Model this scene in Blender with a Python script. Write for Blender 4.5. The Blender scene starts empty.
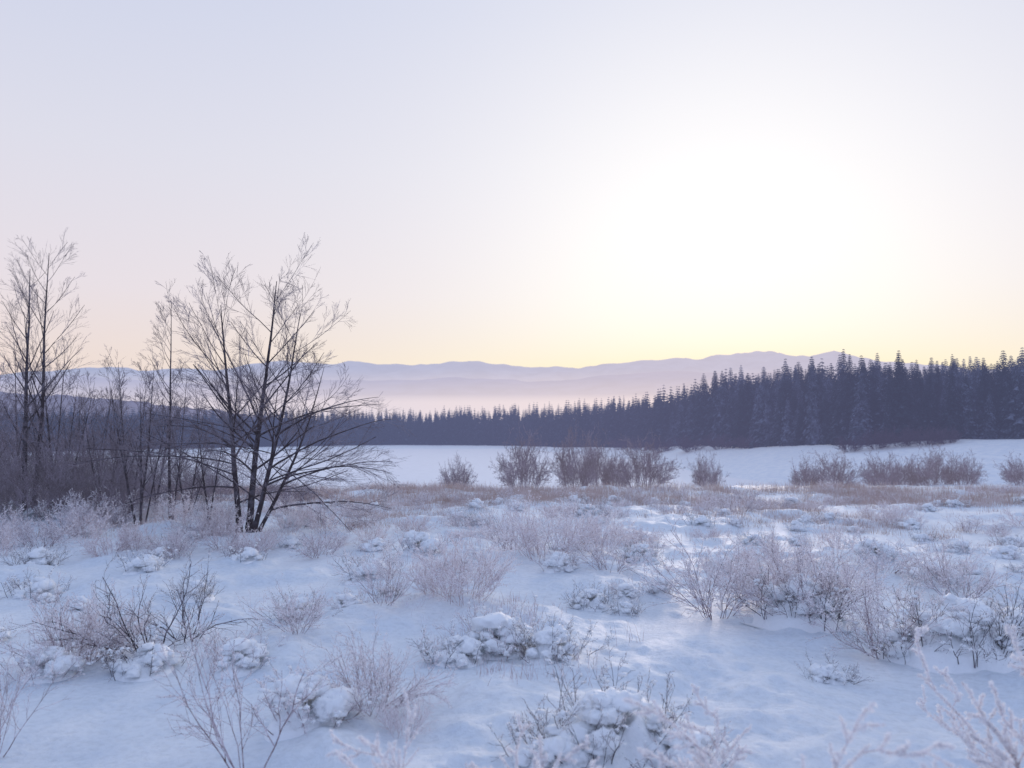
import bpy, bmesh, math, random
import numpy as np
from mathutils import Vector
random.seed(5)
S=bpy.context.scene
COL=S.collection
S.view_settings.view_transform='Standard'; S.view_settings.look='None'; S.view_settings.exposure=0
CAMH=2.6

# ------------------------------------------------------------ noise
def _h(ix,iy,iz,seed):
    n=(ix*374761393+iy*668265263+iz*2147483647+seed*974634777)&0x7fffffff
    n=((n^(n>>13))*1274126177)&0x7fffffff
    n=(n^(n>>16))&0xffff
    return n/65535.0
def vn3(x,y,z,seed=0):
    xi=np.floor(x).astype(np.int64); yi=np.floor(y).astype(np.int64); zi=np.floor(z).astype(np.int64)
    fx=x-xi; fy=y-yi; fz=z-zi
    fx=fx*fx*(3-2*fx); fy=fy*fy*(3-2*fy); fz=fz*fz*(3-2*fz)
    r=0
    for a in (0,1):
        for b in (0,1):
            for c in (0,1):
                w=(fx if a else 1-fx)*(fy if b else 1-fy)*(fz if c else 1-fz)
                r=r+w*_h(xi+a,yi+b,zi+c,seed)
    return r*2-1
def vn(x,y,seed=0):
    xi=np.floor(x).astype(np.int64); yi=np.floor(y).astype(np.int64)
    fx=x-xi; fy=y-yi
    fx=fx*fx*(3-2*fx); fy=fy*fy*(3-2*fy)
    a=_h(xi,yi,0,seed); b=_h(xi+1,yi,0,seed); c=_h(xi,yi+1,0,seed); d=_h(xi+1,yi+1,0,seed)
    return ((a*(1-fx)+b*fx)*(1-fy)+(c*(1-fx)+d*fx)*fy)*2-1
def fbm(x,y,o=4,seed=0):
    r=0;a=1
    for i in range(o):
        r=r+a*vn(x*2**i+17.3*i,y*2**i-9.1*i,seed+i); a*=.5
    return r
def sm(a,b,t):
    t=np.clip((t-a)/(b-a),0,1); return t*t*(3-2*t)

# ------------------------------------------------------------ mesh helper
def mesh_np(name,V,faces,mats,midx=None,smooth=False):
    V=np.ascontiguousarray(V,dtype=np.float32).reshape(-1,3)
    loops=np.concatenate([f.ravel() for f in faces]).astype(np.int32)
    tot=np.concatenate([np.full(len(f),f.shape[1]) for f in faces]).astype(np.int32)
    st=np.concatenate([[0],np.cumsum(tot)[:-1]]).astype(np.int32)
    me=bpy.data.meshes.new(name)
    me.vertices.add(len(V)); me.vertices.foreach_set('co',V.ravel())
    me.loops.add(len(loops)); me.loops.foreach_set('vertex_index',loops)
    me.polygons.add(len(tot)); me.polygons.foreach_set('loop_start',st); me.polygons.foreach_set('loop_total',tot)
    if midx is not None: me.polygons.foreach_set('material_index',np.asarray(midx,dtype=np.int32))
    me.polygons.foreach_set('use_smooth',np.full(len(tot),smooth))
    for m in mats: me.materials.append(m)
    me.update(calc_edges=True)
    return me
def obj(name,me,loc=(0,0,0),rz=0,sc=1,parent=None,**props):
    o=bpy.data.objects.new(name,me); COL.objects.link(o)
    o.location=loc; o.rotation_euler=(0,0,rz)
    o.scale=(sc,sc,sc) if not isinstance(sc,(tuple,list)) else sc
    if parent: o.parent=parent
    for k,v in props.items(): o[k]=v
    return o

# ------------------------------------------------------------ materials
SUN_AZ=math.radians(15.5); SUN_EL=math.radians(8.0)
SD=Vector((math.sin(SUN_AZ)*math.cos(SUN_EL),math.cos(SUN_AZ)*math.cos(SUN_EL),math.sin(SUN_EL)))
def newmat(name):
    m=bpy.data.materials.new(name); m.use_nodes=True
    nt=m.node_tree; nt.nodes.clear(); return m,nt
def N(nt,t,**k):
    n=nt.nodes.new(t)
    for a,b in k.items(): setattr(n,a,b)
    return n
def math_(nt,op,a,b=None,clamp=False):
    n=nt.nodes.new('ShaderNodeMath'); n.operation=op; n.use_clamp=clamp
    for i,v in enumerate((a,b)):
        if v is None: continue
        if isinstance(v,(int,float)): n.inputs[i].default_value=v
        else: nt.links.new(v,n.inputs[i])
    return n.outputs[0]
def mixc(nt,f,a,b):
    n=nt.nodes.new('ShaderNodeMix'); n.data_type='RGBA'
    for i,v in ((0,f),(6,a),(7,b)):
        if isinstance(v,(int,float)): n.inputs[i].default_value=v
        elif isinstance(v,tuple): n.inputs[i].default_value=(*v,1)
        else: nt.links.new(v,n.inputs[i])
    return n.outputs[2]
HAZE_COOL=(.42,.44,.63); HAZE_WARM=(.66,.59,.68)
def finish_haze(nt,shader,haze=None,maxh=1.0,low=None,cool=HAZE_COOL,warm=HAZE_WARM,fogcol=(.80,.64,.70)):  # distance haze painted in: surface mixed with a haze-coloured glow by world position
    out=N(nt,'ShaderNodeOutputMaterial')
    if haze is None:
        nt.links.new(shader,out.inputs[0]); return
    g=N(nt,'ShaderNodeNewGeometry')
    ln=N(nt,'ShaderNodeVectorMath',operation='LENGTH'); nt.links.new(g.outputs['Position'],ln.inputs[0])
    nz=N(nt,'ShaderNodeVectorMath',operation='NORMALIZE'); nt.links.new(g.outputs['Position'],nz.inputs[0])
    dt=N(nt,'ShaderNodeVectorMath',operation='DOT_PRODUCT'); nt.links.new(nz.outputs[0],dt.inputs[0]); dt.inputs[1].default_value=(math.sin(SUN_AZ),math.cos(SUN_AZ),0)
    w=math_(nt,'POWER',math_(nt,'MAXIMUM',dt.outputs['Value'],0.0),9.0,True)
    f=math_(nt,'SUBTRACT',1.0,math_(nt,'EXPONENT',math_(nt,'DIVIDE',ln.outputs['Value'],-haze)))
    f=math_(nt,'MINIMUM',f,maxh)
    col=mixc(nt,w,cool,warm)  # painted haze turns warmer toward the sun's bearing
    if low:  # low fog painted on as the same glow, stronger lower down
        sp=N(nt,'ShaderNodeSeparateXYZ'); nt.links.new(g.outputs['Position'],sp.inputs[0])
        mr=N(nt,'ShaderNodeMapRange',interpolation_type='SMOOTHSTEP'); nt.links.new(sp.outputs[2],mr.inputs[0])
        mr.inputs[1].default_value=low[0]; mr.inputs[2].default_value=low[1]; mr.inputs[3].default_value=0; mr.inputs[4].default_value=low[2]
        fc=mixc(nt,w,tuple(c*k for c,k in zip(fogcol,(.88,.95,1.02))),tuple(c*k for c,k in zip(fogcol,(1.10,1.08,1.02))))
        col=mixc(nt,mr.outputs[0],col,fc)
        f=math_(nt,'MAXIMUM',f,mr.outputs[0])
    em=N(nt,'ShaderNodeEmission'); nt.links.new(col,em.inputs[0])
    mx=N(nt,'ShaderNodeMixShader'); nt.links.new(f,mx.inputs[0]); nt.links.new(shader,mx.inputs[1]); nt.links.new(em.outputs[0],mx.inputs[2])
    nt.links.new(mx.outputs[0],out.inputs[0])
def noise(nt,scale,detail=4,rough=.55):
    n=N(nt,'ShaderNodeTexNoise'); n.inputs['Scale'].default_value=scale; n.inputs['Detail'].default_value=detail; n.inputs['Roughness'].default_value=rough
    g=N(nt,'ShaderNodeNewGeometry'); nt.links.new(g.outputs['Position'],n.inputs['Vector'])
    return n.outputs['Fac']
def ramp(nt,f,stops):
    r=N(nt,'ShaderNodeValToRGB'); e=r.color_ramp.elements
    while len(e)<len(stops): e.new(.5)
    for i,(p,c) in enumerate(stops):
        e[i].position=p; e[i].color=(*c,1)
    nt.links.new(f,r.inputs[0]); return r.outputs[0]
def snow_mat(name,base=(.86,.895,.925),haze=None,rough=.6,bump=.5,scale=14,patch=True,lo=.86):
    m,nt=newmat(name)
    p=N(nt,'ShaderNodeBsdfPrincipled'); p.inputs['Roughness'].default_value=rough
    n1=noise(nt,scale,6,.65); n2=noise(nt,.9,5,.6); n3=noise(nt,90,2,.6)
    dark=tuple(c*lo for c in base)
    c=ramp(nt,n1,[(.28,dark),(.55,base)])
    if patch:
        c2=ramp(nt,n2,[(.36,(.85,.89,.94)),(.6,(1,1,1))])
        mm=N(nt,'ShaderNodeMix',data_type='RGBA',blend_type='MULTIPLY'); mm.inputs[0].default_value=1
        nt.links.new(c,mm.inputs[6]); nt.links.new(c2,mm.inputs[7]); c=mm.outputs[2]
    nt.links.new(c,p.inputs['Base Color'])
    b=N(nt,'ShaderNodeBump'); b.inputs['Strength'].default_value=bump; b.inputs['Distance'].default_value=.05
    nt.links.new(n1,b.inputs['Height'])
    b2=N(nt,'ShaderNodeBump'); b2.inputs['Strength'].default_value=bump*.6; b2.inputs['Distance'].default_value=.012
    nt.links.new(n3,b2.inputs['Height']); nt.links.new(b.outputs[0],b2.inputs['Normal']); nt.links.new(b2.outputs[0],p.inputs['Normal'])
    finish_haze(nt,p.outputs[0],haze)
    return m
def twig_mat(name,bark,frost,amount=.5,haze=None,scale=9,up=.28,trans=0,**kw):
    m,nt=newmat(name)
    p=N(nt,'ShaderNodeBsdfDiffuse')
    g=N(nt,'ShaderNodeNewGeometry'); sp=N(nt,'ShaderNodeSeparateXYZ'); nt.links.new(g.outputs['Normal'],sp.inputs[0])
    n=noise(nt,scale,3,.6)
    f=math_(nt,'ADD',math_(nt,'MULTIPLY',sp.outputs[2],up),math_(nt,'MULTIPLY',math_(nt,'SUBTRACT',n,.5),2.0))
    f=math_(nt,'ADD',f,amount,True)
    c=mixc(nt,f,bark,frost)
    nt.links.new(c,p.inputs['Color']); sh=p.outputs[0]
    if trans:
        tl=N(nt,'ShaderNodeBsdfTranslucent'); nt.links.new(c,tl.inputs['Color'])
        mx=N(nt,'ShaderNodeMixShader'); mx.inputs[0].default_value=trans; nt.links.new(sh,mx.inputs[1]); nt.links.new(tl.outputs[0],mx.inputs[2]); sh=mx.outputs[0]
    finish_haze(nt,sh,haze,**kw)
    return m
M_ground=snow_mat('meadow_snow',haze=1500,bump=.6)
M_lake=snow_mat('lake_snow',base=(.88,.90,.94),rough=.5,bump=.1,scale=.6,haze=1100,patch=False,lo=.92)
M_snow=snow_mat('clump_snow',base=(.94,.95,.96),bump=.25,scale=22,patch=False,lo=.95)
M_frost=twig_mat('frost',(.86,.81,.84),(.95,.94,.96),.7,scale=20,trans=.4)
M_rime=twig_mat('thick_rime',(.95,.93,.94),(.97,.96,.97),.7,scale=20,trans=.5)
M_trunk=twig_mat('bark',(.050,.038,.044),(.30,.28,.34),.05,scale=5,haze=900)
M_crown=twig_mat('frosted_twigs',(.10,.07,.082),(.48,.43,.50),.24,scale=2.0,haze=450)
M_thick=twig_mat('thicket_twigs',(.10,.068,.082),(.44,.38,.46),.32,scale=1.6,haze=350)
M_shrubA=twig_mat('shrub_twigs',(.14,.075,.075),(.83,.74,.79),.46,scale=14)
M_shrubB=twig_mat('pale_shrub_twigs',(.34,.21,.19),(.87,.80,.83),.54,scale=14)
M_dark=twig_mat('dark_twigs',(.045,.032,.040),(.45,.41,.48),.12,scale=12)
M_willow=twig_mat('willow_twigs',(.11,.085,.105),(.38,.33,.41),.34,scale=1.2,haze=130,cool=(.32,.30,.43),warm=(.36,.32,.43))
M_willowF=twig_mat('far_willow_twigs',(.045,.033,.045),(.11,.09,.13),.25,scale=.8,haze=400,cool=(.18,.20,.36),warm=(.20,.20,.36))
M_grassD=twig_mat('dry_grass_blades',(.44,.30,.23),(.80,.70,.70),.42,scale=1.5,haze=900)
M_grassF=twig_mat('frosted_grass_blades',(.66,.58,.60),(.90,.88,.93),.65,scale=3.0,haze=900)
def conifer_mat():
    m,nt=newmat('conifer_needles')
    p=N(nt,'ShaderNodeBsdfDiffuse')
    oi=N(nt,'ShaderNodeObjectInfo')
    n=math_(nt,'ADD',noise(nt,.7,5,.75),math_(nt,'MULTIPLY',math_(nt,'SUBTRACT',oi.outputs['Random'],.45),.22))
    c=ramp(nt,n,[(.30,(.016,.024,.030)),(.50,(.036,.050,.060)),(.68,(.20,.22,.28))])
    nt.links.new(c,p.inputs['Color'])
    finish_haze(nt,p.outputs[0],480,cool=(.16,.195,.37),warm=(.20,.21,.38),maxh=.75)
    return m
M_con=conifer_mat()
def far_mat(name,lo,hi,scale,haze,low,cool,warm,fog,maxh=1):
    m,nt=newmat(name)
    p=N(nt,'ShaderNodeBsdfDiffuse')
    n=noise(nt,scale,6,.6)
    nt.links.new(ramp(nt,n,[(.35,lo),(.65,hi)]),p.inputs[0])
    finish_haze(nt,p.outputs[0],haze,low=low,cool=cool,warm=warm,fogcol=fog,maxh=maxh)
    return m
FOG=(.83,.71,.75)  # glow colour of the fog painted onto the lower mountain slopes
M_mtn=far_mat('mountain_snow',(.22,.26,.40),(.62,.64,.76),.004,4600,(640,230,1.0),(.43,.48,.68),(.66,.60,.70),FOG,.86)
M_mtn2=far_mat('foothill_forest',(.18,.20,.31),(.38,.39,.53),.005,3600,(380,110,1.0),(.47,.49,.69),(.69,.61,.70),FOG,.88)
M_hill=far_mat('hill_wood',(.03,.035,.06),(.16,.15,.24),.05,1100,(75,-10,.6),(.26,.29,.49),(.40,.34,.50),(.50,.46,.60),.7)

# ------------------------------------------------------------ terrain
AZ=np.array([-1.6,-.95,-.64,-.33,-.14,0.0,.06,.16,.235,.32,.42,.50,.64,.9,1.6])   # X/Y
DE=np.array([170,190,240,300,330,322,300,262,215,185,158,150,138,128,110.])
ZE=np.array([-7,-7,-7.4,-7.6,-7.7,-7.8,-7.6,-6.4,-4.4,-3.1,-2.0,-1.6,-.9,-.5,0])
def edge(X,Y):
    a=np.where(Y>1,X/np.maximum(Y,1),np.sign(X)*1.6)
    return np.interp(a,AZ,DE),np.interp(a,AZ,ZE)
def H0(X,Y,detail=True):
    X=np.asarray(X,float);Y=np.asarray(Y,float)
    r=np.hypot(X,Y)
    e,ze=edge(X,Y)
    lip=28+2*fbm(X*.05,Y*.0+3.1,2,5)+np.clip(X,-5,40)*.15
    t=sm(0,50,Y-lip)
    z=-9.2*t
    s=sm(.62,1.0,Y/e)
    z=z*(1-s*(t>0))+s*ze*(t>0)
    z=z+.65*fbm(X*.035,Y*.05,3,44)*s*(1-.6*sm(1.0,1.3,Y/e))*(t>0)*sm(.1,.3,X/np.maximum(Y,1))
    z=z+np.clip((Y-e),0,400)*.018*sm(-.4,.2,X/np.maximum(Y,1))
    z=z+(.10*fbm(X*.22,Y*.22,3,1)-.16*sm(14,28,Y))*(Y<80)*(1-sm(50,80,Y))
    if detail:
        k=1-sm(25,60,r)
        hm=fbm(X*.8,Y*.8,4,21)
        z=z+k*(.12*np.clip(hm,-.10,1.2)+.03*fbm(X*3.2,Y*3.2,3,31)*sm(-.3,.4,hm))
    return z
def gz(x,y): return float(H0(np.array([x]),np.array([y]))[0])
hz=gz
fr=np.radians(np.linspace(-46,46,720))
bk=np.radians(np.linspace(46,314,90))[1:-1]
ang=np.concatenate([fr,bk])
rad=np.concatenate([[.3,.9,1.6],np.geomspace(2.2,48,470),np.geomspace(49,600,110),np.geomspace(640,14000,30)])
A,R=np.meshgrid(ang,rad); GX=R*np.sin(A); GY=R*np.cos(A)
GZ=H0(GX,GY)
nr,na=A.shape
V=np.stack([GX,GY,GZ],-1).reshape(-1,3)
i=np.arange(nr-1)[:,None]*na; j=np.arange(na)[None,:]; jn=(j+1)%na
F=np.stack([i+j,i+jn,i+na+jn,i+na+j],-1).reshape(-1,4)
F=F[:,::-1]
cv=len(V); V=np.vstack([V,[[0,0,float(GZ[0].mean())]]])
T=np.stack([np.full(na,cv),(np.arange(na)+1)%na,np.arange(na)],-1)
obj('ground',mesh_np('ground',V,[F,T],[M_ground],smooth=True),kind='structure')
lp=[]
for a in np.linspace(-1.3,1.3,60):
    e=float(np.interp(a,AZ,DE)); lp.append((a*e*.98,e*.98,-7.98))
lp2=[(a*50,50,-7.98) for a in np.linspace(-1.3,1.3,60)]
LV=np.array(lp2+lp); LF=np.array([[k,k+1,60+k+1,60+k] for k in range(59)])
obj('frozen_lake',mesh_np('frozen_lake',LV,[LF],[M_lake]),kind='structure')

# ------------------------------------------------------------ mountains
def ridge(name,prof,dist,depth,mat,rough,nx=700,ny=40,seed=0,xr=(-1.5,1.5),ns=1,fine=0,crest=.2):
    ax=np.linspace(xr[0],xr[1],nx); px=np.array([p[0] for p in prof]); py=np.array([p[1] for p in prof])
    h=np.interp(ax,px,py)*dist
    X=(ax*dist)[None,:]+np.zeros((ny,1)); v=np.linspace(-1,1,ny)[:,None]
    Y=dist+v*depth+np.zeros((1,nx))
    shape=np.clip(1-np.abs(v)**1.2,0,1)
    n=1-2*np.abs(fbm(X*ns/900.,Y*ns/900.,5,seed)); n1=fbm(ax*dist*ns/400.,ax*0+seed,6,seed+9)
    Z=h[None,:]*shape*(1+rough*.8*n*(.10+np.abs(v))) + h[None,:]*rough*crest*n1[None,:]*shape-12
    if fine: Z=Z+fine*fbm(X*.09,Y*.09,3,seed+4)*shape
    V=np.stack([X,Y,Z],-1).reshape(-1,3)
    i=np.arange(ny-1)[:,None]*nx; j=np.arange(nx-1)[None,:]
    F=np.stack([i+j,i+j+1,i+nx+j+1,i+nx+j],-1).reshape(-1,4)
    return obj(name,mesh_np(name,V,[F],[mat],smooth=True),kind='structure')
def P(x,y): return ((x-512)/800,(420-y)/800)
ridge('mountain_range',[P(-600,360),P(-100,370),P(40,371),P(90,365),P(110,363),P(150,368),P(190,367),P(260,364),P(330,362),P(420,360),P(500,363),P(585,366),P(640,361),P(700,357),P(745,350),P(790,354),P(835,350),P(880,358),P(960,368),P(1100,360),P(1500,350)],10000,2600,M_mtn,.24,seed=3,crest=.20)
ridge('foothills',[P(-600,370),P(0,374),P(120,378),P(220,384),P(340,378),P(450,376),P(560,380),P(680,371),P(800,369),P(900,376),P(1300,372)],6500,1500,M_mtn2,.25,seed=7,crest=.2)
ridge('wooded_hill',[P(-700,360),P(-100,376),P(0,380),P(70,383),P(150,391),P(240,402),P(330,411),P(420,424),P(440,440)],900,260,M_hill,.16,nx=900,seed=12,xr=(-1.6,-.1),ns=9,fine=3.0)

# ------------------------------------------------------------ tubes / branches
def unit(v): return v/np.maximum(np.linalg.norm(v,axis=-1,keepdims=True),1e-9)
def walk(p0,d0,L,n,up,wander,g):
    B=len(p0); P=np.zeros((B,n,3)); P[:,0]=p0; d=unit(d0)
    U=np.array([0,0,1.])
    for k in range(1,n):
        d=unit(d+U*up/(n-1)+g.normal(0,wander,(B,3)))
        P[:,k]=P[:,k-1]+d*(L/(n-1))[:,None]
    return P
def spawn(br,m,tr,an,lf,n,up,wander,rr,g,tl=.6,rmin=.0012):
    P,Rr,L=br; B,np_,_=P.shape
    t=tr[0]+(tr[1]-tr[0])*((np.arange(m)[None,:]+g.random((B,m)))/m)
    f=t*(np_-1); k=np.clip(np.floor(f).astype(int),0,np_-2); w=(f-k)[...,None]
    bi=np.arange(B)[:,None]
    pa=P[bi,k]; pb=P[bi,k+1]; p0=(pa*(1-w)+pb*w).reshape(-1,3); Tn=unit(pb-pa).reshape(-1,3)
    r0=(Rr[bi,k]*(1-w[...,0])+Rr[bi,k+1]*w[...,0]).reshape(-1)
    perp=unit(np.cross(Tn,g.normal(0,1,(B*m,3))))
    a=np.radians(g.uniform(an[0],an[1],B*m))[:,None]
    d=np.cos(a)*Tn+np.sin(a)*perp
    Lc=(L[:,None]*lf*(1-tl*t)*g.uniform(.6,1.25,(B,m))).reshape(-1)
    Pc=walk(p0,d,Lc,n,up,wander,g)
    rc=np.maximum(r0*rr,rmin)
    Rc=rc[:,None]*np.linspace(1,.35,n)[None,:]
    return Pc,np.maximum(Rc,rmin*.7),Lc
def tubes(list_,sides):
    Vs=[];Fs=[];off=0
    for (P,R,L) in list_:
        B,n,_=P.shape
        T=np.zeros_like(P); T[:,1:-1]=P[:,2:]-P[:,:-2]; T[:,0]=P[:,1]-P[:,0]; T[:,-1]=P[:,-1]-P[:,-2]; T=unit(T)
        ref=np.where(np.abs(T[...,2:3])<.8,np.array([0,0,1.]),np.array([1.,0,0]))
        u=unit(np.cross(T,ref)); v=np.cross(T,u)
        s=sides
        th=np.arange(s)*2*np.pi/s
        ring=P[:,:,None,:]+R[:,:,None,None]*(np.cos(th)[None,None,:,None]*u[:,:,None,:]+np.sin(th)[None,None,:,None]*v[:,:,None,:])
        Vs.append(ring.reshape(-1,3))
        b=np.arange(B)[:,None,None]*(n*s); kk=np.arange(n-1)[None,:,None]*s; q=np.arange(s)[None,None,:]; qn=(q+1)%s
        F=np.stack([b+kk+q,b+kk+qn,b+kk+s+qn,b+kk+s+q],-1).reshape(-1,4)+off
        Fs.append(F); off+=B*n*s
    return np.vstack(Vs),np.vstack(Fs)
def crystals(pts,size,g):
    n=len(pts); V=pts[:,None,:]+g.normal(0,1,(n,3,3))*size
    return V.reshape(-1,3),np.arange(n*3).reshape(-1,3)
def along(br,N_,g,lo=.2):
    P,R,L=br; B,n,_=P.shape
    b=g.integers(0,B,N_); t=g.uniform(lo,1,N_)*(n-1); k=np.clip(t.astype(int),0,n-2); w=(t-k)[:,None]
    return P[b,k]*(1-w)+P[b,k+1]*w

# ------------------------------------------------------------ bare trees
def tree_meshes(seed,stems,m1=15,m2=8,m3=5,m4=3,limb=.42,updrift=.35,trunkn=14,ang=(30,58),droop=0,t0=.22,tl=.55,tw=.02,dl=1.0,t1=.93,side=None):
    g=np.random.default_rng(seed)
    p0=np.array([s[0] for s in stems],float); d0=np.array([s[1] for s in stems],float)
    L=np.array([s[2] for s in stems],float); r=np.array([s[3] for s in stems],float)
    P=walk(p0,d0,L,trunkn,.22,tw,g)
    R=r[:,None]*(np.linspace(1,.09,trunkn)[None,:]**.95); R[:,0]*=1.3
    tr=(P,R,L)
    up=spawn(tr,m1,(t0,t1),ang,limb,10,updrift,.035,.45,g,tl=tl,rmin=.0045)
    lists=[up]
    if droop:
        lo=spawn(tr,droop,(.14,.48),(52,80),limb*dl,11,-.5,.045,.34,g,tl=.3,rmin=.0045); lists.append(lo)
    if side:   # long arching lower limbs on the open side of the tree
        ns_=len(side); q0=np.array([P[s[0],s[1]] for s in side]); dd=np.array([s[2] for s in side],float); LL=np.array([s[3] for s in side],float)
        Q=walk(q0,dd,LL,13,-.55,.035,g); lists.append((Q,.026*np.linspace(1,.2,13)[None,:]*np.ones((ns_,1)),LL*.75))
    tws=[];l3=[];l4=[]
    for l in lists:
        a=spawn(l,m2,(.18,.92),(20,42),.60,7,.08,.04,.5,g,tl=.58,rmin=.0032); l3.append(a)
        b=spawn(a,m3,(.15,.92),(18,38),.60,5,.05,.045,.6,g,tl=.50,rmin=.0026); l4.append(b)
        if m4: tws.append(spawn(b,m4,(.15,.85),(16,32),.70,3,.03,.04,.8,g,tl=.4,rmin=.0023))
    V,F=tubes([tr],9)
    trunk=mesh_np('trunk',V,[F],[M_trunk],smooth=True)
    V1,F1=tubes(lists,6); V2,F2=tubes(l3,3); V3,F3=tubes(l4+tws,3)
    V=np.vstack([V1,V2,V3]); F=np.vstack([F1,F2+len(V1),F3+len(V1)+len(V2)])
    mi=np.concatenate([np.zeros(len(F1)),np.ones(len(F2)),np.ones(len(F3))])
    crown=mesh_np('crown',V,[F],[M_trunk,M_crown],midx=mi)
    return trunk,crown
def put_tree(meshes,x,y,rz,sc,label,group=None):
    o=bpy.data.objects.new('bare_tree',None); COL.objects.link(o); o.location=(x,y,gz(x,y)-.08); o.rotation_euler=(0,0,rz); o.scale=(sc,)*3
    o.empty_display_size=.2
    o['label']=label; o['category']='tree'
    if group: o['group']=group
    obj('trunk',meshes[0],parent=o); obj('crown',meshes[1],parent=o)
    return o
def at(x,y):
    d=CAMH*800/(y-420); return (x-512)/800*d,d
T_main=tree_meshes(101,[((-.10,0,0),(-.03,.0,1),5.1,.070),((.08,.05,0),(.06,.05,1),5.7,.078),((.2,-.05,0),(.26,-.1,1),5.0,.060),((.25,.1,0),(.50,.1,1),4.0,.045)],m1=15,m2=7,m3=5,m4=3,limb=.48,updrift=.26,ang=(32,60),droop=6,tl=.48,t0=.24,dl=1.15,t1=.95,
   side=[(2,4,(1,.1,.75),2.9),(2,3,(1,-.3,.5),3.0),(3,4,(1,.3,.55),2.5),(1,5,(1,.2,.7),2.9),(3,2,(1,-.1,.35),2.7),(2,6,(1,-.2,.8),2.4),(0,5,(-1,.1,.7),1.7)])
T_left=tree_meshes(202,[((0,0,0),(-.07,0,1),6.4,.07),((.15,.1,0),(.03,.1,1),6.8,.065)],m1=17,m2=6,m3=5,m4=2,limb=.30,updrift=.45,ang=(26,50),t0=.28,tl=.40)
T_slim=tree_meshes(303,[((0,0,0),(.01,0,1),5.7,.042),((.05,0,0),(.10,0,1),3.9,.025)],m1=18,m2=5,m3=4,m4=2,limb=.22,updrift=.5,ang=(24,48),t0=.22,tl=.35)
T_fork=tree_meshes(404,[((0,0,0),(-.14,0,1),4.2,.036),((.1,.0,0),(.16,0,1),3.9,.032),((.05,.1,0),(.0,.15,1),4.0,.030),((.0,-.1,0),(-.32,-.15,1),3.3,.024)],m1=12,m2=6,m3=4,m4=2,limb=.30,updrift=.42,ang=(26,50),t0=.25,tl=.4)
T_pole=tree_meshes(505,[((0,0,0),(.05,0,1),4.4,.036),((.12,.1,0),(-.06,.05,1),3.9,.028)],m1=13,m2=5,m3=4,m4=2,limb=.22,updrift=.5,ang=(24,46),t0=.28,tl=.3)
x,y=at(246,533); put_tree(T_main,x,y,0,1.04,'large multi-stemmed bare tree with wide frosted branches on snow')
x,y=at(28,515); put_tree(T_left,x,y,0,1.08,'tall bare tree with twin stems above frosted thicket')
x,y=at(172,519); put_tree(T_slim,x,y,.4,1.04,'slender bare sapling with short upright branches beside larger tree')
GT='young bare trees in the thicket'
for (px,py,k,rz,sc) in [(62,512,T_fork,.3,1.0),(143,522,T_fork,2.0,.97),(212,526,T_pole,4.0,.8),(4,508,T_fork,1.0,1.1),(-55,510,T_left,2.2,.9),(98,505,T_pole,1.5,.9),(85,508,T_fork,5.1,.85),(24,500,T_pole,3.3,1.15),(122,508,T_fork,.9,.85),(132,515,T_pole,4.9,.98),(190,512,T_fork,2.9,.8),(52,505,T_pole,.2,1.1),(108,515,T_fork,2.7,.75),(-12,512,T_slim,.4,.95),(158,508,T_pole,1.1,.9)]:
    x,y=at(px,py); put_tree(k,x,y,rz,sc,'thin forked bare young tree among frosted shrubs',GT)

# ------------------------------------------------------------ shrubs
def shrub(seed,H=1.0,stems=20,spread=.8,m2=6,m3=4,m4=0,rad=.008,up=.3,wander=.13,mat=None,frostN=0,base=.12,fs=.006,rmin=.0015,lf=(.42,.45,.5),cr=1400,name='frosted_shrub',ret=False,fmat=None,tmin=.8,dome=0):
    g=np.random.default_rng(seed)
    th=g.random(stems)*2*np.pi; rr=base*np.sqrt(g.random(stems))
    p0=np.stack([rr*np.cos(th),rr*np.sin(th),-.05+0*th],-1)
    tl=spread*g.random(stems)**.7; th2=th+g.normal(0,.4,stems)
    if dome: tl=spread*(rr/base)*g.uniform(.6,1.2,stems)
    d0=np.stack([np.cos(th2)*tl,np.sin(th2)*tl,np.ones(stems)*tmin],-1)
    L=H*g.uniform(.55,1.15,stems)
    if dome: L=H*g.uniform(.62,1.0,stems)*(1-dome*(rr/base)**2)
    P=walk(p0,d0,L,8,up,wander,g); R=rad*g.uniform(.6,1.2,stems)[:,None]*np.linspace(1,.35,8)[None,:]
    s=(P,R,L)
    a=spawn(s,m2,(.2,.98),(20,55),lf[0],6,up*.5,wander,.65,g,tl=.4,rmin=rmin)
    lst=[s,a]; b=a
    if m3: b=spawn(a,m3,(.15,.98),(20,50),lf[1],4,.1,wander,.7,g,tl=.3,rmin=rmin); lst.append(b)
    if m4: c=spawn(b,m4,(.15,.98),(20,50),lf[2],3,.1,wander,.8,g,tl=.3,rmin=rmin); lst.append(c); b=c
    V,F=tubes(lst,3)
    if frostN:
        me=mesh_np('branches',V,[F],[mat])
        pts=np.vstack([along(q,int(frostN*w),g) for q,w in zip(lst[1:],[.35,.65] if len(lst)==3 else [.2,.3,.5])])
        if fmat: pts=np.vstack([pts,along(lst[0],int(frostN*.2),g,.4)])
        V2,F2=crystals(pts,fs,g)
        fm=mesh_np('frost',V2,[F2],[fmat or M_frost])
        if ret: return me,fm,lst
        return me,fm
    if not cr: return mesh_np(name,V,[F],[mat])
    pts=np.vstack([along(q,cr,g) for q in lst[1:]])
    V2,F2=crystals(pts,.009,g)
    mi=np.concatenate([np.zeros(len(F)),np.ones(len(F2))])
    return mesh_np(name,np.vstack([V,V2]),[F,F2+len(V)],[mat,M_frost],midx=mi)
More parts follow.
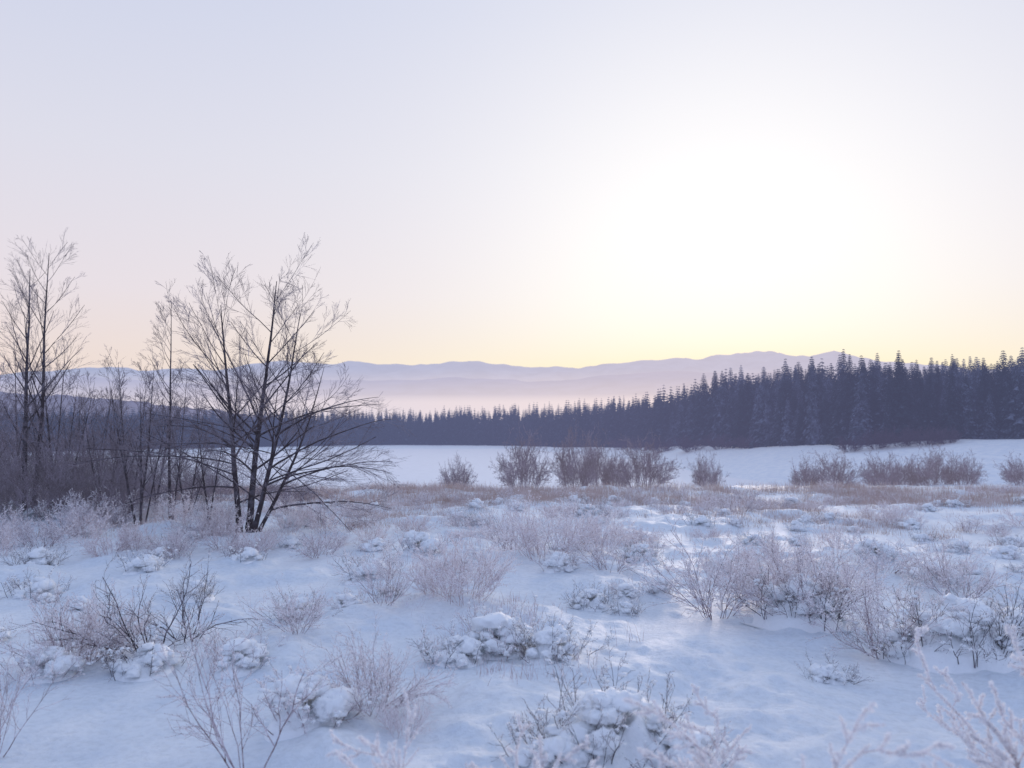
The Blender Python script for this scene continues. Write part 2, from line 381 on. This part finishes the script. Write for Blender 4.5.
def put_shrub(parts,x,y,rz,sc,label,name='frosted_shrub',group=None,dz=0):
    o=bpy.data.objects.new(name,None); COL.objects.link(o); o.location=(x,y,gz(x,y)+dz); o.rotation_euler=(0,0,rz); o.scale=(sc,)*3 if not isinstance(sc,tuple) else sc
    o.empty_display_size=.1
    o['label']=label; o['category']='shrub'
    if group: o['group']=group
    for nm,me in parts: obj(nm,me,parent=o)
    return o
bm=bmesh.new(); bmesh.ops.create_icosphere(bm,subdivisions=3,radius=1); bm.verts.ensure_lookup_table()
IV=np.array([v.co[:] for v in bm.verts]); IF=np.array([[v.index for v in f.verts] for f in bm.faces]); bm.free()
bm=bmesh.new(); bmesh.ops.create_icosphere(bm,subdivisions=1,radius=1); bm.verts.ensure_lookup_table()
JV=np.array([v.co[:] for v in bm.verts]); JF=np.array([[v.index for v in f.verts] for f in bm.faces]); bm.free()
def snow_on(seed,lst,nb,W,Hh):
    """snow caps resting on the outer twigs, dark twiggy gaps between them"""
    g=np.random.default_rng(seed); Vs=[];Fs=[];off=0;surf=[]
    m=70; gx,gy=np.meshgrid(np.linspace(-1.15,1.15,m)*W,np.linspace(-1.15,1.15,m)*W*.85)
    q=np.hypot(gx/W,gy/(W*.85)); zz=Hh*.62*(1-sm(.15,1.05,q))*(1+.5*fbm(gx*6,gy*6,3,seed))-.14*sm(.8,1.12,q)
    v=np.stack([gx,gy,zz],-1).reshape(-1,3)
    i=np.arange(m-1)[:,None]*m; j=np.arange(m-1)[None,:]
    f0=np.stack([i+j,i+j+1,i+m+j+1,i+m+j],-1).reshape(-1,4)
    up=v[v[:,2]>.02]; surf.append(up[g.integers(0,len(up),1500)]+g.normal(0,.006,(1500,3)))
    nc=int(12+28*W)
    for k in range(nc):
        th=g.random()*6.283; q=math.sqrt(g.random()); r=g.uniform(.05,.14)*(1.15-.35*q)
        c=np.array([W*q*math.cos(th)*.88,W*q*math.sin(th)*.7,.04+Hh*(1-q*q)*g.uniform(.7,1.15)])
        d=IV*np.array([g.uniform(1.0,1.4),g.uniform(1.0,1.3),.8])
        n=vn3(IV[:,0]*1.7+k*3.1,IV[:,1]*1.7,IV[:,2]*1.7,seed)+.5*vn3(IV[:,0]*4+k,IV[:,1]*4,IV[:,2]*4,seed+1)+.25*vn3(IV[:,0]*9+k,IV[:,1]*9,IV[:,2]*9,seed+2)
        w=d*r*(1+.38*n)[:,None]; w[:,2]=np.where(w[:,2]<0,w[:,2]*.55,w[:,2]); w=w+c
        Vs.append(w);Fs.append(IF+off);off+=len(w)
        surf.append(w[g.integers(0,len(w),230)]+g.normal(0,.005,(230,3)))
    pts=np.vstack([along(lst[1],nb//2,g,.3),along(lst[-1],nb//2,g,.3)])
    for k,c in enumerate(pts):
        r=g.uniform(.008,.024)
        w=JV*np.array([g.uniform(.9,1.9),g.uniform(.9,1.6),.8])*r*(1+.5*vn3(JV[:,0]*1.9+k*3.1,JV[:,1]*1.9,JV[:,2]*1.9,seed))[:,None]+c
        Vs.append(w);Fs.append(JF+off);off+=len(w); surf.append(w[g.integers(0,len(w),12)])
    V=np.vstack(Vs+[v]); F=np.vstack(Fs)
    sV,sF=crystals(np.vstack(surf),.0055,g)
    return mesh_np('snow',np.vstack([V,sV]),[F,f0+off,sF+len(V)],[M_snow],smooth=True)
CP=[]
for k in range(4):
    W=[.44,.58,.34,.50][k]; Hh=[.30,.36,.27,.27][k]
    b,f,l=shrub(70+k,H=[.52,.60,.46,.52][k],stems=[22,30,18,24][k],spread=1.0,m2=6,m3=4,rad=.005,mat=M_dark if k%2 else M_shrubA,frostN=3500,base=W*.85,fs=.0055,ret=True,lf=(.42,.4,.4))
    CP.append([('branches',b),('frost',f),('snow',snow_on(60+k,l,110,W,Hh))])
SA=[shrub(80+k,H=[1.0,.9,1.15][k],stems=[24,34,20][k],spread=[1.1,1.4,.9][k],m2=8,m3=5,rad=.006,mat=M_shrubA,frostN=11000,fs=.0068,base=.2) for k in range(3)]
SB=[shrub(90+k,H=.8,stems=40,spread=1.05,m2=7,m3=5,rad=.0045,mat=M_shrubB,frostN=12000,fs=.0065,base=.28,up=.4) for k in range(2)]
SD_=[shrub(96+k,H=.95,stems=11,spread=1.3,m2=7,m3=5,rad=.008,mat=M_dark,frostN=2500,fs=.005,base=.15,up=.25,wander=.2) for k in range(2)]
THIN=shrub(99,H=1.15,stems=6,spread=.7,m2=8,m3=5,rad=.006,mat=M_shrubA,frostN=2500,fs=.0045,base=.05)
NEAR=[shrub(120+k,H=1.5,stems=[6,7,9][k],spread=[.9,1.0,1.5][k],m2=9,m3=6,rad=.0075,mat=M_shrubB,frostN=[30000,34000,46000][k],fs=.0065,base=.10,wander=.20,lf=(.42,.30,.5),rmin=.003,up=[.3,.3,.1][k],fmat=M_rime) for k in range(3)]
def B(parts): return [('branches',parts[0]),('frost',parts[1])]
occ=[]
def place(kind,px,py,sc,rz,label,nm='frosted_shrub',w=.6,group=None):
    x,y=at(px,py); occ.append((x,y,w*sc))
    return put_shrub(kind,x,y,rz,sc,label,nm,group)
def clump(k): return CP[k]
L_c='low twiggy shrub heaped with lumpy snow and rime'
L_r='reddish frosted shrub with fine spreading twigs'
place(B(SD_[0]),150,655,1.15,.3,'dark bare branching shrub with frosted twigs on snow')
place(B(SA[1]),80,662,.9,1.3,L_r); place(B(SB[0]),105,655,.7,.3,L_r)
place(B(SD_[1]),190,640,.95,2.3,'dark arching twigs rising from snow-dusted ground')
place(clump(2),55,672,.85,.2,L_c); place(clump(0),245,668,.7,1.2,L_c); place(clump(3),150,668,.75,2.2,L_c)
place(B(SA[0]),300,640,.6,.9,'small frosted shrub in open snow')
place(clump(1),300,620,.6,.9,L_c)
place(B(SB[0]),465,613,1.1,.3,'pinkish frosted shrub of fine upright twigs'); place(B(SB[1]),440,606,.8,.3,'pinkish frosted shrub of fine upright twigs')
place(B(SA[2]),385,612,.7,.7,'loose reddish twigs coated in frost')
place(clump(0),500,652,1.0,.4,L_c,w=.8); place(clump(3),458,662,.7,2.4,L_c); place(clump(1),552,662,.7,1.4,L_c)
place(clump(1),590,606,.55,.0,L_c); place(clump(2),658,592,.75,2.0,L_c); place(clump(0),625,598,.5,1.0,L_c)
place(clump(3),372,580,.95,.8,L_c); place(clump(2),420,552,1.2,.1,L_c); place(clump(1),640,560,.7,.1,L_c)
L_b='broad pinkish shrub with dense frosted twigs'
place(B(SB[1]),545,562,1.4,.3,L_b,w=.9); place(B(SB[0]),598,556,1.1,2.3,L_b); place(B(SA[0]),512,552,1.0,4.3,L_b)
place(B(SA[0]),715,612,1.2,.1,'spreading frosted shrub with reddish twigs',w=.9); place(B(SB[0]),752,600,1.1,2,'pale frosted shrub tangled with its neighbour')
place(B(SA[1]),808,625,1.15,1.1,'wide frosted shrub with snow caught in it',w=.9); place(clump(1),795,622,1.0,2.1,L_c,w=.9); place(B(SB[1]),780,610,1.0,1.1,L_r)
place(B(SD_[0]),825,632,.75,4,'short dark twigs poking out of snow mound')
place(B(SA[2]),880,650,.9,3,'tall thin frosted stalks on snow'); place(clump(3),905,652,.8,2.7,L_c)
place(clump(1),958,656,1.15,3.1,L_c,w=.9); place(B(SD_[1]),988,662,.85,1.9,'dark leafy twig shrub dusted with snow'); place(clump(0),1010,650,1.05,1.1,L_c); place(B(SD_[0]),975,655,.55,.9,'dark leafy twig shrub dusted with snow')
place(B(SA[0]),955,598,.9,5,'frosted shrub among snow mounds'); place(clump(2),930,585,1.05,.5,L_c); place(clump(2),870,560,1.05,.5,L_c)
place(B(THIN),255,775,1.15,.4,'thin upright frosted twig cluster in snow'); place(B(THIN),5,748,.8,2.4,'thin upright frosted twig cluster in snow')
place(B(SA[1]),372,715,.75,.4,'bushy frosted shrub beside snow mound'); place(clump(2),312,728,1.05,.4,L_c); place(B(SB[1]),405,735,.4,.4,'small frosted shrub beside snow mound')
place(clump(1),612,755,1.0,.2,L_c,w=.9); place(clump(3),548,768,.65,1.2,L_c); place(clump(2),680,770,.8,2.2,L_c)
for k,(x,y,sc,rz) in enumerate([(-.08,3.5,1.0,.3),(.70,3.6,1.04,2.9),(2.05,3.2,1.06,.5),(2.45,3.4,1.15,2.2),(1.75,3.0,.98,4.0),(-.36,3.4,.94,3.0)]):
    put_shrub(B(NEAR[[0,1,2,2,2,0][k]]),x,y,rz,sc,'close shrub with thick white rime on bent branches'); occ.append((x,y,.5))

MID=[shrub(140+k,H=[.8,.9,.7,1.0][k],stems=[26,22,36,20][k],spread=[1.1,.9,1.3,.8][k],m2=7,m3=5,rad=.006,mat=[M_shrubA,M_shrubB,M_shrubB,M_shrubA][k],base=.25,rmin=.0022,cr=2400) for k in range(4)]
def far_ok(x,y,r):
    return all((x-a)**2+(y-b)**2>(.7*(r+c))**2 for a,b,c in occ)
GM='frosted shrubs scattered over the snowy meadow'; GC='snow-laden mounds dotted across the meadow'
cnt=0;tries=0
while cnt<105 and tries<9000:
    tries+=1
    y=math.sqrt(random.uniform(12**2,31**2)); x=random.uniform(-.68,.68)*y
    d=float(fbm(np.array([x*.2]),np.array([y*.2]),3,77)[0])
    if d<random.uniform(.0,.5)-(.55 if y>22 else 0): continue
    sc=random.uniform(.4,.9)*(1 if y<24 else .75)
    if not far_ok(x,y,.6*sc): continue
    occ.append((x,y,.6*sc)); cnt+=1
    obj('frosted_shrub',random.choice(MID),(x,y,gz(x,y)),random.random()*6.28,(sc*1.1,sc*1.1,sc*random.uniform(.6,.9)),label='twiggy shrub coated in hoarfrost standing in snow',category='shrub',group=GM)
cnt=0;tries=0
while cnt<80 and tries<6000:
    tries+=1
    y=math.sqrt(random.uniform(7**2,28**2)); x=random.uniform(-.66,.66)*y
    sc=random.uniform(.3,.55)*(1 if y<12 else 1.5)
    if not far_ok(x,y,.5*sc): continue
    occ.append((x,y,.5*sc)); cnt+=1
    put_shrub(clump(random.randrange(4)),x,y,random.random()*6.28,sc,'small snow-laden mound with frosted twigs',name='snowy_shrub',group=GC,dz=-.03)
TH=[shrub(160+k,H=[2.5,2.2,3.0][k],stems=[24,28,20][k],spread=[.75,1.0,.6][k],m2=8,m3=5,m4=2,rad=.009,mat=M_thick,base=.4,rmin=.0036,cr=0,name='thicket_shrub') for k in range(3)]
GTK='tall frosted thicket shrubs under the bare trees'
for k in range(46):
    px=random.uniform(-50,225) if k<40 else random.uniform(225,300)
    py=random.uniform(490,522)
    x,y=at(px,py); sc=random.uniform(.6,1.08)*(1 if px<115 else .66)*(1 if px<225 else .6)
    obj('thicket_shrub',TH[k%3],(x,y,gz(x,y)),random.random()*6.28,sc,label='tall dense thicket shrub with purple-brown twigs',category='shrub',group=GTK)
for k in range(30):
    px=random.uniform(-20,340); py=random.uniform(518,554)
    x,y=at(px,py); sc=random.uniform(.6,1.0)
    obj('frosted_shrub',MID[k%4],(x,y,gz(x,y)),random.random()*6.28,sc,label='twiggy shrub coated in hoarfrost standing in snow',category='shrub',group=GM)
WL=[shrub(180+k,H=2.0,stems=80,spread=.75,m2=9,m3=6,m4=2,rad=.009,mat=M_willow,base=.62,rmin=.0038,up=.12,wander=.14,cr=0,name='willow_bush',dome=.42,lf=(.36,.42,.5)) for k in range(2)]
WF=[shrub(190+k,H=2.0,stems=46,spread=.9,m2=8,m3=5,rad=.014,mat=M_willowF,base=.55,rmin=.010,up=.45,cr=0,name='willow_bush') for k in range(2)]
GW='round leafless willow bushes along the lakeshore'
LW='rounded leafless willow bush with dense purple-grey twigs'
for (px,d,top,wd) in [(457,35,457,36),(524,35,431,56),(575,36,431,50),(594,38,432,46),(642,35,437,62),(615,38,450,36),(706,37,452,36),
    (803,38,457,32),(830,39,451,50),(880,39,453,48),(900,41,456,44),(930,40,447,60),(960,39,453,40),(1020,38,455,46)]:
    x=(px-512)/800*d; z=hz(x,d); ht=(CAMH-(top-420)/800*d-z)*1.22; w=wd/800*d
    obj('willow_bush',WL[int(px)%2],(x,d,z-.05),px*1.3,(w/2.7,w/2.7,ht/2.05),label=LW,category='shrub',group=GW)
for (px,d,ht) in [(850,146,2.6),(875,146,3.2),(900,145,3.4),(925,143,3.2),(945,142,2.8),(690,205,4),(720,199,3.6),(660,222,4),(640,240,4),(745,192,3),(620,258,4)]:
    x=(px-512)/800*d; obj('willow_bush',WF[int(px)%2],(x,d,hz(x,d)-.15),px*1.3,(ht/2.0*1.4,ht/2.0*1.4,ht/2.0),label=LW,category='shrub',group=GW)

# ------------------------------------------------------------ grass
def grass(name,ntuft,per,ylo,yhi,hh,w,mat,seed,thr,spread=.12,pw=2.0):
    g=np.random.default_rng(seed)
    y=(g.random(ntuft*4)*(yhi**pw-ylo**pw)+ylo**pw)**(1/pw); x=g.uniform(-.74,.74,ntuft*4)*y
    d=fbm(x*.30,y*.30,3,seed)+.5*fbm(x*1.2,y*1.2,2,seed+5)
    k=d>g.uniform(thr-.2,thr+.2,len(d)); x=x[k][:ntuft];y=y[k][:ntuft]; n=len(x)
    s=g.uniform(.5,1.2,n)
    X=(x[:,None]+g.normal(0,spread,(n,per))*s[:,None]).ravel(); Y=(y[:,None]+g.normal(0,spread,(n,per))*s[:,None]).ravel()
    Z=H0(X,Y)-.02; h=np.repeat(s,per)*g.uniform(hh[0],hh[1],n*per)
    a=g.random(n*per)*6.283; l=g.uniform(.1,.75,n*per)*h
    dx=np.cos(a)*l; dy=np.sin(a)*l
    b=g.random(n*per)*3.1416; wx=np.cos(b)*w; wy=np.sin(b)*w
    p=np.stack([np.stack([X-wx,Y-wy,Z],-1),np.stack([X+wx,Y+wy,Z],-1),
      np.stack([X+dx*.4+wx*.8,Y+dy*.4+wy*.8,Z+h*.6],-1),np.stack([X+dx*.4-wx*.8,Y+dy*.4-wy*.8,Z+h*.6],-1),
      np.stack([X+dx,Y+dy,Z+h*.95],-1)],1)
    m=len(X); o=np.arange(m)[:,None]*5
    return obj(name,mesh_np(name,p.reshape(-1,3),[o+np.array([[0,1,2,3]]),o+np.array([[3,2,4]])],[mat]),kind='stuff')
grass('dry_grass',2000,18,18,32,(.10,.28),.003,M_grassD,31,.5,.14,2.6)
grass('tall_dry_grass',2600,20,26,32,(.18,.42),.004,M_grassD,33,-.3,.25,2)
grass('frosted_grass',1300,14,6.5,30,(.04,.14),.0022,M_grassF,41,1.0,.09,1.7)
grass('reddish_frosted_grass',900,14,7,28,(.10,.30),.0022,M_shrubB,51,.8,.09,1.8)

# ------------------------------------------------------------ conifers
def conifer(seed,wh=30,bo=9,segs=3,r0=.15,wk=.34,ex=.7,w0=.008):
    g=np.random.default_rng(seed); tris=[]
    for k in range(6):
        a=k*math.pi/3; b=(k+1)*math.pi/3; rr=.014
        tris.append([(rr*math.cos(a),rr*math.sin(a),-.03),(rr*math.cos(b),rr*math.sin(b),-.03),(0,0,1.0)])
    for j in range(wh):
        z=.02+.955*(j/(wh-1))
        R=r0*((1-z)**ex)*g.uniform(.72,1.15)+.004
        ph=g.random()*6.28
        for q in range(bo):
            if g.random()<.06: continue
            a=ph+q*6.283/bo+g.normal(0,.15); L=R*g.uniform(.65,1.2)
            dr=g.uniform(.45,.85)*L; ca,sa=math.cos(a),math.sin(a)
            w=L*wk+w0*(1-z)
            c=[]
            for s in range(segs+1):
                t=s/segs; zz=z+.016-dr*t*t+.12*dr*t; c.append((ca*L*t,sa*L*t,zz))
            for s in range(segs):
                t=(s+.8)/segs; ww=w*(1-.4*t)*g.uniform(.7,1.3)
                for sg in (-1,1):
                    tip=(ca*L*t-sa*sg*ww,sa*L*t+ca*sg*ww,c[s+1][2]-g.uniform(.008,.028)*(1-.6*z))
                    tris.append([c[s],c[s+1],tip])
    return np.array(tris).reshape(-1,3)
CV=[conifer(300+k,wh=[40,44,38,46,36,42,50][k],bo=10,r0=[.185,.15,.21,.165,.22,.19,.145][k],ex=[.78,.75,.85,.78,.8,.9,.74][k]) for k in range(7)]
CM=[mesh_np('conifer_tree',v,[np.arange(len(v)).reshape(-1,3)],[M_con]) for v in CV]
CF=[conifer(330+k,wh=24,bo=6,segs=1,r0=.21,wk=.5,ex=.85,w0=.012) for k in range(4)]
gc=np.random.default_rng(9)
cand=[]
for _ in range(26000):
    a=gc.uniform(-.80,.75); e=float(np.interp(a,AZ,DE))
    dep=75 if a>.1 else 45
    d=e+2+gc.random()**1.2*dep
    cand.append((a*d,d,a,d-e))
occg={};acc=[]
for (x,y,a,q) in cand:
    sp=2.15 if q<25 else 3.0
    kx,ky=int(x//sp),int(y//sp); bad=False
    for ii in (-1,0,1):
        for jj in (-1,0,1):
            for (u,v) in occg.get((kx+ii,ky+jj),[]):
                if (u-x)**2+(v-y)**2<sp*sp: bad=True
    if bad: continue
    occg.setdefault((kx,ky),[]).append((x,y)); acc.append((x,y,a,q))
XS=[P(-100,0)[0],P(380,0)[0],P(560,0)[0],P(640,0)[0],P(690,0)[0],P(740,0)[0],P(790,0)[0],P(860,0)[0],P(930,0)[0],P(1024,0)[0],1.2]
HS=[15,15.5,17.5,18.5,19,20.2,20.4,19.2,17.2,16.6,16]
info=[]
for (x,y,a,q) in acc:
    h=float(np.interp(a,XS,HS))*gc.choice([gc.uniform(.55,.80),gc.uniform(.80,.92),gc.uniform(.92,1.04)],p=[.33,.50,.17])
    if q<4: h*=gc.uniform(.45,.9)
    info.append((x,y,h,q,a))
near=sorted([t for t in info if .02<t[4]<.66],key=lambda t:(t[1]+ (t[3]*1.2)))[:295]
ns=set((t[0],t[1]) for t in near)
for (x,y,h,q,a) in near:
    z=hz(x,y)-.2
    obj('conifer_tree',CM[int(gc.integers(0,7))],(x,y,z),gc.random()*6.28,(h*gc.uniform(.9,1.4),)*2+(h,),label='tall narrow dark conifer lightly dusted with frost',category='tree',group='conifers at the edge of the forest')
Vs=[];far=[t for t in info if (t[0],t[1]) not in ns]
fx=np.array([t[0] for t in far]);fy=np.array([t[1] for t in far]);fz=H0(fx,fy)
for k,t in enumerate(far):
    v=CF[k%4]; th=gc.random()*6.28; c,s=math.cos(th),math.sin(th); hw=t[2]*gc.uniform(.95,1.4)
    Vs.append(np.stack([(v[:,0]*c-v[:,1]*s)*hw+t[0],(v[:,0]*s+v[:,1]*c)*hw+t[1],v[:,2]*t[2]+fz[k]-.3],-1))
V=np.vstack(Vs)
obj('conifer_forest',mesh_np('conifer_forest',V,[np.arange(len(V)).reshape(-1,3)],[M_con]),kind='stuff',label='distant mass of dark conifers along the lakeshore')

# ------------------------------------------------------------ sky and light
W=bpy.data.worlds.new('World'); S.world=W; W.use_nodes=True; nt=W.node_tree; nt.nodes.clear()
tc=N(nt,'ShaderNodeTexCoord'); nrm=N(nt,'ShaderNodeVectorMath',operation='NORMALIZE'); nt.links.new(tc.outputs['Generated'],nrm.inputs[0])
sp=N(nt,'ShaderNodeSeparateXYZ'); nt.links.new(nrm.outputs[0],sp.inputs[0])
z=math_(nt,'MAXIMUM',sp.outputs[2],0.0)
base=ramp(nt,z,[(0,(.80,.63,.60)),(.07,(.84,.71,.67)),(.15,(.80,.73,.78)),(.30,(.72,.72,.82)),(.46,(.62,.66,.82)),(.68,(.55,.66,.90)),(1,(.48,.60,.92))])
dt=N(nt,'ShaderNodeVectorMath',operation='DOT_PRODUCT'); nt.links.new(nrm.outputs[0],dt.inputs[0]); dt.inputs[1].default_value=SD
dot=dt.outputs['Value']; dp=math_(nt,'MAXIMUM',dot,0.0)
away=N(nt,'ShaderNodeMapRange'); nt.links.new(dot,away.inputs[0]); away.inputs[1].default_value=.6; away.inputs[2].default_value=-.6; away.inputs[3].default_value=0; away.inputs[4].default_value=1
c0=mixc(nt,away.outputs[0],base,(.38,.48,.77))
wide=math_(nt,'POWER',dp,8.0); core=math_(nt,'POWER',dp,28.0)
hm=math_(nt,'EXPONENT',math_(nt,'MULTIPLY',z,-18.0))
c2=mixc(nt,math_(nt,'MULTIPLY',wide,.60),c0,(.96,.94,.97))
c3=mixc(nt,math_(nt,'MULTIPLY',core,1.0,True),c2,(1.10,1.08,1.06))
c4=mixc(nt,math_(nt,'MULTIPLY',math_(nt,'MULTIPLY',wide,hm),2.7,True),c3,(1.0,.86,.55))
sky=N(nt,'ShaderNodeTexSky',sky_type='NISHITA'); sky.sun_disc=False; sky.sun_elevation=SUN_EL; sky.sun_rotation=SUN_AZ
bg1=N(nt,'ShaderNodeBackground'); nt.links.new(c4,bg1.inputs[0]); bg1.inputs[1].default_value=1
bg2=N(nt,'ShaderNodeBackground'); nt.links.new(sky.outputs[0],bg2.inputs[0]); bg2.inputs[1].default_value=.0008
ad=N(nt,'ShaderNodeAddShader'); nt.links.new(bg1.outputs[0],ad.inputs[0]); nt.links.new(bg2.outputs[0],ad.inputs[1])
ow=N(nt,'ShaderNodeOutputWorld'); nt.links.new(ad.outputs[0],ow.inputs[0])
sl=bpy.data.lights.new('sun','SUN'); sl.energy=.9; sl.angle=math.radians(7); sl.color=(1,.84,.74)
so=bpy.data.objects.new('sun',sl); COL.objects.link(so); so.rotation_euler=(-SD).to_track_quat('-Z','Y').to_euler(); so.location=(0,0,50)

# ------------------------------------------------------------ camera
cam=bpy.data.cameras.new('camera'); cam.sensor_width=36; cam.lens=28.125; cam.clip_end=40000; cam.clip_start=.05
cam.dof.use_dof=True; cam.dof.focus_distance=13; cam.dof.aperture_fstop=1.6
co=bpy.data.objects.new('camera',cam); COL.objects.link(co); co.location=(0,0,CAMH); co.rotation_euler=(math.radians(92.58),0,0)
S.camera=co
